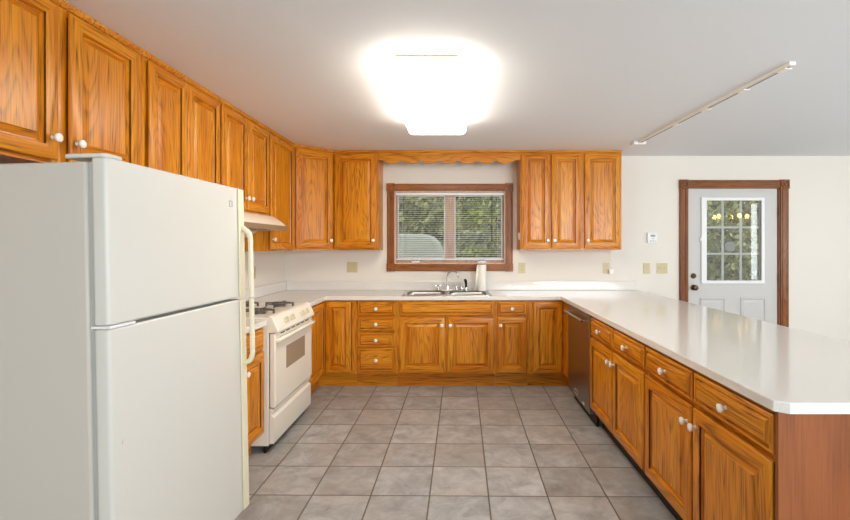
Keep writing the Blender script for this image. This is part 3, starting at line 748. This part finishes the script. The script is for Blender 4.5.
# ------------------------------------------------------------------ gas range
t = thing('gas_range', 'white freestanding gas range with iron grates and a slanted control panel', 'range', (-1.265, 3.015, 0), R90)
RW = .772
MB().box(.001, RW, 0, .625, .05, .895).build('body', range_m, t, bevel=.004)
m = MB(); m.box(.02, RW - .02, -.004, -.0003, .055, .80); m.build('door_gasket', black, t, smooth=0)
MB().prism([(-.0003, .808), (-.066, .812), (-.066, .820), (-.026, .914), (-.012, .922), (-.0003, .922)], .001, RW, 'x').build('control_panel', range_m, t, bevel=.003)
sl = Vector((0, -.094, .04)).normalized()                # panel normal, roughly
nrm = Vector((0, -.920, -.391)) if False else Vector((0, -.94, .0))
nv = Vector((0, -.9201, .3917)).normalized() if False else Vector((0, -(.914 - .820), -(.026 - .066) * -1)).normalized()
nv = Vector((0, -.094, .040)).normalized()
for x in (.17, .29, .50, .60):
    c = Vector((x, -.0465, .867)) + nv * .0005
    m = MB(); m.lathe([(.020, 0), (.020, .006), (.016, .010), (0, .010)], c, nv, 18)
    k = m.build('burner_knob', rknob_m, t)
    g = MB(); u = Vector((0, .391, .920)) * .020; w_ = Vector((.0045, 0, 0)); q = c + nv * .0102
    vs = [q + a * u + b * w_ + h * nv for h in (0, .022) for a, b in ((-1, -1), (1, -1), (1, 1), (-1, 1))]
    V = [g.bm.verts.new(v) for v in vs]
    for f in ((0, 1, 2, 3), (4, 5, 6, 7), (0, 1, 5, 4), (1, 2, 6, 5), (2, 3, 7, 6), (3, 0, 4, 7)): g.bm.faces.new([V[i] for i in f])
    g.build('grip', rknob_m, k, bevel=.002)
dr = MB().box(.006, RW - .006, -.045, -.006, .305, .804).build('oven_door', range_m, t, bevel=.008, seg=3)
MB().box(.20, .59, -.0468, -.0452, .52, .68).build('window', screen, dr, bevel=.0005)
m = MB()
for k in range(6): m.box(.10 + k * .10, .175 + k * .10, -.0462, -.0452, .786, .795)
m.build('vent_slots', slot_m, dr, smooth=0)
m = MB()
P = [(.03, -.0455, .750), (.034, -.064, .757), (.05, -.074, .763), (.10, -.079, .765), (RW - .10, -.079, .765), (RW - .05, -.074, .763), (RW - .034, -.064, .757), (RW - .03, -.0455, .750)]
m.tube(P, .014, 12); m.build('handle', range_m, dr)
MB().prism([(-.006, .064), (-.034, .064), (-.036, .07), (-.036, .235), (-.020, .252), (-.020, .266), (-.034, .278), (-.036, .284), (-.036, .297), (-.006, .297)], .006, RW - .006, 'x').build('storage_drawer', range_m, t, smooth=25)
MB().box(.01, RW - .01, .02, .035, 0.0, .0495).build('toe_plate', black, t, smooth=0)
ck = MB(); ck.box(.001, RW - .001, .0, .625, .8955, .912); ck = ck.build('cooktop', range_m, t, bevel=.004)
MB().box(.001, RW - .001, .590, .625, .9125, .985).build('back_riser', range_m, t, bevel=.005)
for bxx in (.20, .575):
    for byy in (.15, .43):
        m = MB(); m.lathe([(.045, .9125), (.042, .922), (.030, .924), (.030, .932), (0, .934)], (bxx, byy, 0)); m.build('burner_cap', iron, t)
        m = MB(); h = .932; e = .112
        for a in range(4):
            dx, dy = ((1, 0), (0, 1), (-1, 0), (0, -1))[a]
            m.box(min(bxx + dx * .03, bxx + dx * e) - (.006 if dx == 0 else 0), max(bxx + dx * .03, bxx + dx * e) + (.006 if dx == 0 else 0),
                  min(byy + dy * .03, byy + dy * e) - (.006 if dy == 0 else 0), max(byy + dy * .03, byy + dy * e) + (.006 if dy == 0 else 0), h, h + .012)
        q = .062
        for sx in (-1, 1):
            m.box(bxx + sx * q - .005, bxx + sx * q + .005, byy - q, byy + q, h - .001, h + .008); m.box(bxx - q, bxx + q, byy + sx * q - .005, byy + sx * q + .005, h - .001, h + .008)
            m.box(bxx + sx * (e - .006) - .006, bxx + sx * (e - .006) + .006, byy - .006, byy + .006, .9125, h + .001)
            m.box(bxx - .006, bxx + .006, byy + sx * (e - .006) - .006, byy + sx * (e - .006) + .006, .9125, h + .001)
        m.build('grate', iron, t, weld=False, smooth=0)
# range hood
t = thing('range_hood', 'cream under-cabinet range hood above the gas range', 'range hood', (-1.602, 3.0165, 0), R90)
HW = .781
prof = [(.303, 1.6465), (-.03, 1.6465), (-.075, 1.626), (-.12, 1.595), (-.148, 1.572), (-.160, 1.560), (-.160, 1.520), (.07, 1.522), (.16, 1.462), (.303, 1.462)]
m = MB(); m.prism(prof, 0, HW, 'x'); m.build('shell', range_m, t, bevel=.002, smooth=30)
lip = mat('brown_grey_trim', (138, 112, 84), .4)
MB().box(.0005, HW - .0005, -.174, -.1605, 1.518, 1.558).build('front_lip', lip, t, bevel=.003, smooth=0)
MB().box(.20, .58, -.10, .05, 1.511, 1.519).build('filter', steel, t, smooth=0)

# ------------------------------------------------------------------ dishwasher
t = thing('dishwasher', 'stainless steel dishwasher set into the right run of cabinets', 'dishwasher', (1.045, 4.118, 0), -R90)
DW = .66
MB().box(.004, DW - .006, .004, .57, .105, .858).build('tub', black, t, smooth=0)
dd = MB().box(.004, DW - .008, -.028, .0035, .100, .856).build('door_panel', DWS, t, bevel=.003)
MB().box(DW - .0075, DW - .001, -.026, .0, .100, .856).build('edge_strip', steel, t, smooth=0)
m = MB(); m.tube([(.05, -.072, .805), (DW - .055, -.072, .805)], .011, 12)
for x in (.075, DW - .08): m.tube([(x, -.0285, .805), (x, -.066, .805)], .008, 8)
h = m.build('handle', steel, dd)
MB().lathe([(.009, 0), (.009, .002), (0, .002)], (DW - .0548, -.072, .805), (1, 0, 0), 12).build('medallion', red_m, h)
m = MB(); bx0 = .235
m.box(bx0, bx0 + .085, -.0297, -.0282, .128, .131); m.box(bx0, bx0 + .085, -.0297, -.0282, .165, .168); m.box(bx0, bx0 + .003, -.0297, -.0282, .128, .168); m.box(bx0 + .082, bx0 + .085, -.0297, -.0282, .128, .168)
m.build('badge_frame', white_pl, dd, smooth=0)
MB().box(.475, .525, -.0297, -.0282, .118, .134).build('label_sticker', white_pl, dd, smooth=0)
MB().box(.004, DW - .006, .03, .045, 0, .0995).build('toe_plate', black, t, smooth=0)

# ------------------------------------------------------------------ ceiling fixtures
t = thing('ceiling_light', 'lit white wraparound fluorescent fixture on the ceiling', 'ceiling light', (-.158, 2.965, HC))
MB().box(-.17, .17, -.625, .625, -.022, -.0005).build('pan', white_pl, t, bevel=.003)
prof = [(-.225, -.022), (-.232, -.035), (-.230, -.075), (-.222, -.092), (-.205, -.103), (-.18, -.106), (.18, -.106), (.205, -.103), (.222, -.092), (.230, -.075), (.232, -.035), (.225, -.022)]
m = MB(); m.prism(prof, -.632, .632, 'y'); m.build('diffuser', diff_m, t, smooth=40)
for y in (-.6285, .6255):
    MB().box(-.165, .165, y, y + .003, -.0095, -.001).build('end_cap', khaki, t, smooth=0)
t = thing('track_rail', 'narrow cream lighting track without lamps running along the ceiling', 'track light', (1.77, 3.36, HC), R(2.2))
MB().box(-.018, .018, -.94, .90, -.020, -.0005).build('rail', cream_m, t, bevel=.002)
m = MB(); m.box(-.006, .006, -.92, .88, -.0225, -.0202); m.build('slot', grey_pl, t, smooth=0)
for y in (-.88, -.55, -.15, .25):
    MB().box(-.022, .022, y - .03, y + .03, -.030, -.0228).build('connector', cream_m, t, bevel=.002)
MB().box(-.06, .06, .905, .985, -.032, -.0005).build('feed_box', white_pl, t, bevel=.004)

# dining chandelier right of the peninsula (shows as warm lights mirrored in the door glass)
t = thing('chandelier', 'brass chandelier with warm bulbs hanging over the dining area', 'chandelier', (5.2, 1.5, 0))
m = MB(); m.tube([(0, 0, HC - .012), (0, 0, 1.90)], .008, 8); m.lathe([(.06, HC - .001), (.055, HC - .02), (0, HC - .022)]); m.lathe([(0, 1.98), (.03, 1.95), (.035, 1.90), (.015, 1.86), (0, 1.855)])
m.build('stem', brass, t)
for k in range(5):
    a = 2 * math.pi * k / 5 + .3; c, s = math.cos(a), math.sin(a)
    m = MB(); m.tube([(c * .03, s * .03, 1.90), (c * .15, s * .15, 1.85), (c * .27, s * .27, 1.87), (c * .28, s * .28, 1.90)], .007, 8); ar = m.build('arm', brass, t)
    m = MB(); m.lathe([(0, 1.902), (.02, 1.905), (.034, 1.935), (.03, 1.965), (.012, 1.985), (0, 1.988)], (c * .28, s * .28, 0), seg=14); m.build('bulb', bulb_m, ar)

# ------------------------------------------------------------------ outdoors seen through the panes
structure(MB().box(-14, 18, YB + WT + .02, 26, -.35, -.15).build('ground', soil))
def bush(label, x, y, rx, rz, z0, n, mt, seed, grp='shrubs behind the house'):
    rnd = random.Random(seed); t = thing('garden_tree', label, 'tree', (x, y, -.15), 0, grp)
    m = MB()
    for i in range(n):
        u = rnd.uniform(-1, 1); a = rnd.uniform(0, 2 * math.pi); q = math.sqrt(1 - u * u); rr = rnd.uniform(.72, 1.05)
        lump = 1 + .18 * math.sin(5 * a + 3 * u + seed) + .12 * math.sin(9 * u + 2 * a)
        p = Vector((q * math.cos(a) * rx * rr * lump, q * math.sin(a) * rx * .8 * rr * lump, z0 + rz + u * rz * rr * lump))
        if p.z < .05: continue
        d = Vector((rnd.gauss(0, 1), rnd.gauss(0, 1), rnd.gauss(0, 1))).normalized(); e = d.orthogonal().normalized(); f = d.cross(e); s = rnd.uniform(.05, .11) * rx / 1.6
        m.face([p - e * s, p + f * s * .5, p + e * s, p - f * s * .5])
    m.build('foliage', mt, t, weld=False, smooth=0, recalc=False)
    m = MB(); m.tube([(0, 0, 0.001), (.05, 0, z0 + rz * .6), (0, .05, z0 + rz * 1.4)], [.13, .09, .04], 8); m.build('trunk', bark, t)
bush('olive leafy tree filling the left pane of the sink window above the grey shape', -2.6, 11.6, 1.5, 1.9, .1, 9000, leaf2, 1)
bush('brighter green leafy tree filling the right pane of the sink window', .95, 10.5, 1.15, 1.5, .1, 9000, leaf1, 2)
bush('grey green leafy tree outside the entry door', 5.5, 10.4, 1.5, 1.9, .1, 9000, leaf2, 3)
rnd = random.Random(11); m = MB(); nx, nz = 90, 24; G = []
for i in range(nx + 1):
    row = []
    for k in range(nz + 1):
        x = -9 + 24 * i / nx; z = -.149 + 5.2 * k / nz
        row.append(m.bm.verts.new((x, 14.6 + .35 * math.sin(x * 1.7 + z) * math.sin(z * 2.1 + x * .6) + rnd.uniform(-.12, .12), z)))
    G.append(row)
bk = [[m.bm.verts.new((-9 + 24 * i / nx, 15.6, z)) for i in range(nx + 1)] for z in (-.149, 5.051)]
for i in range(nx):
    for k in range(nz): m.bm.faces.new((G[i][k], G[i + 1][k], G[i + 1][k + 1], G[i][k + 1]))
    m.bm.faces.new((bk[0][i], bk[1][i], bk[1][i + 1], bk[0][i + 1])); m.bm.faces.new((G[i][nz], G[i + 1][nz], bk[1][i + 1], bk[1][i])); m.bm.faces.new((G[i][0], bk[0][i], bk[0][i + 1], G[i + 1][0]))
m.bm.faces.new(G[0] + [bk[1][0], bk[0][0]]); m.bm.faces.new(G[nx][::-1] + [bk[0][nx], bk[1][nx]])
for i in range(16000):
    x = rnd.uniform(-9, 15); z = rnd.uniform(0, 5); p = Vector((x, 14.45 + .35 * math.sin(x * 1.7 + z) * math.sin(z * 2.1 + x * .6) + rnd.uniform(-.2, .1), z))
    d = Vector((rnd.gauss(0, 1), rnd.gauss(0, 1), rnd.gauss(0, 1))).normalized(); e = d.orthogonal().normalized(); f = d.cross(e); q = rnd.uniform(.06, .12)
    m.face([p - e * q, p + f * q * .5, p + e * q, p - f * q * .5])
tag(m.build('hedge', leaf2, weld=False, smooth=0, recalc=False), 'tall olive green hedge along the back of the garden behind the trees', 'hedge')
# rounded grey covered shape
pr = [(-3.2, -.149), (-3.2, 1.2), (-3.05, 1.45), (-2.7, 1.57), (-1.6, 1.59), (-.62, 1.585), (-.45, 1.56), (-.34, 1.46), (-.26, 1.28), (-.22, 1.1), (-.20, .5), (-.19, -.149)]
m = MB(); m.prism(pr, 7.4, 9.0, 'y')
tag(m.build('covered_mound', tarp, bevel=.05, seg=4), 'rounded grey shape standing outside the left pane of the sink window', 'cover')
t = thing('round_disc', 'round grey disc on a thin arm just outside the door glass', 'disc', (3.08, SY1 + .03, 1.382))
m = MB(); m.lathe([(.0, .0), (.055, .002), (.058, .010), (.055, .018), (0, .022)], (0, 0, 0), (0, -1, 0), 28); m.build('dial', gasket, t)
m = MB(); m.tube([(.056, -.01, .012), (.28, -.01, .012), (.31, -.01, .010), (.325, -.0298, .006)], .005, 8); m.build('arm', grey_pl, t)
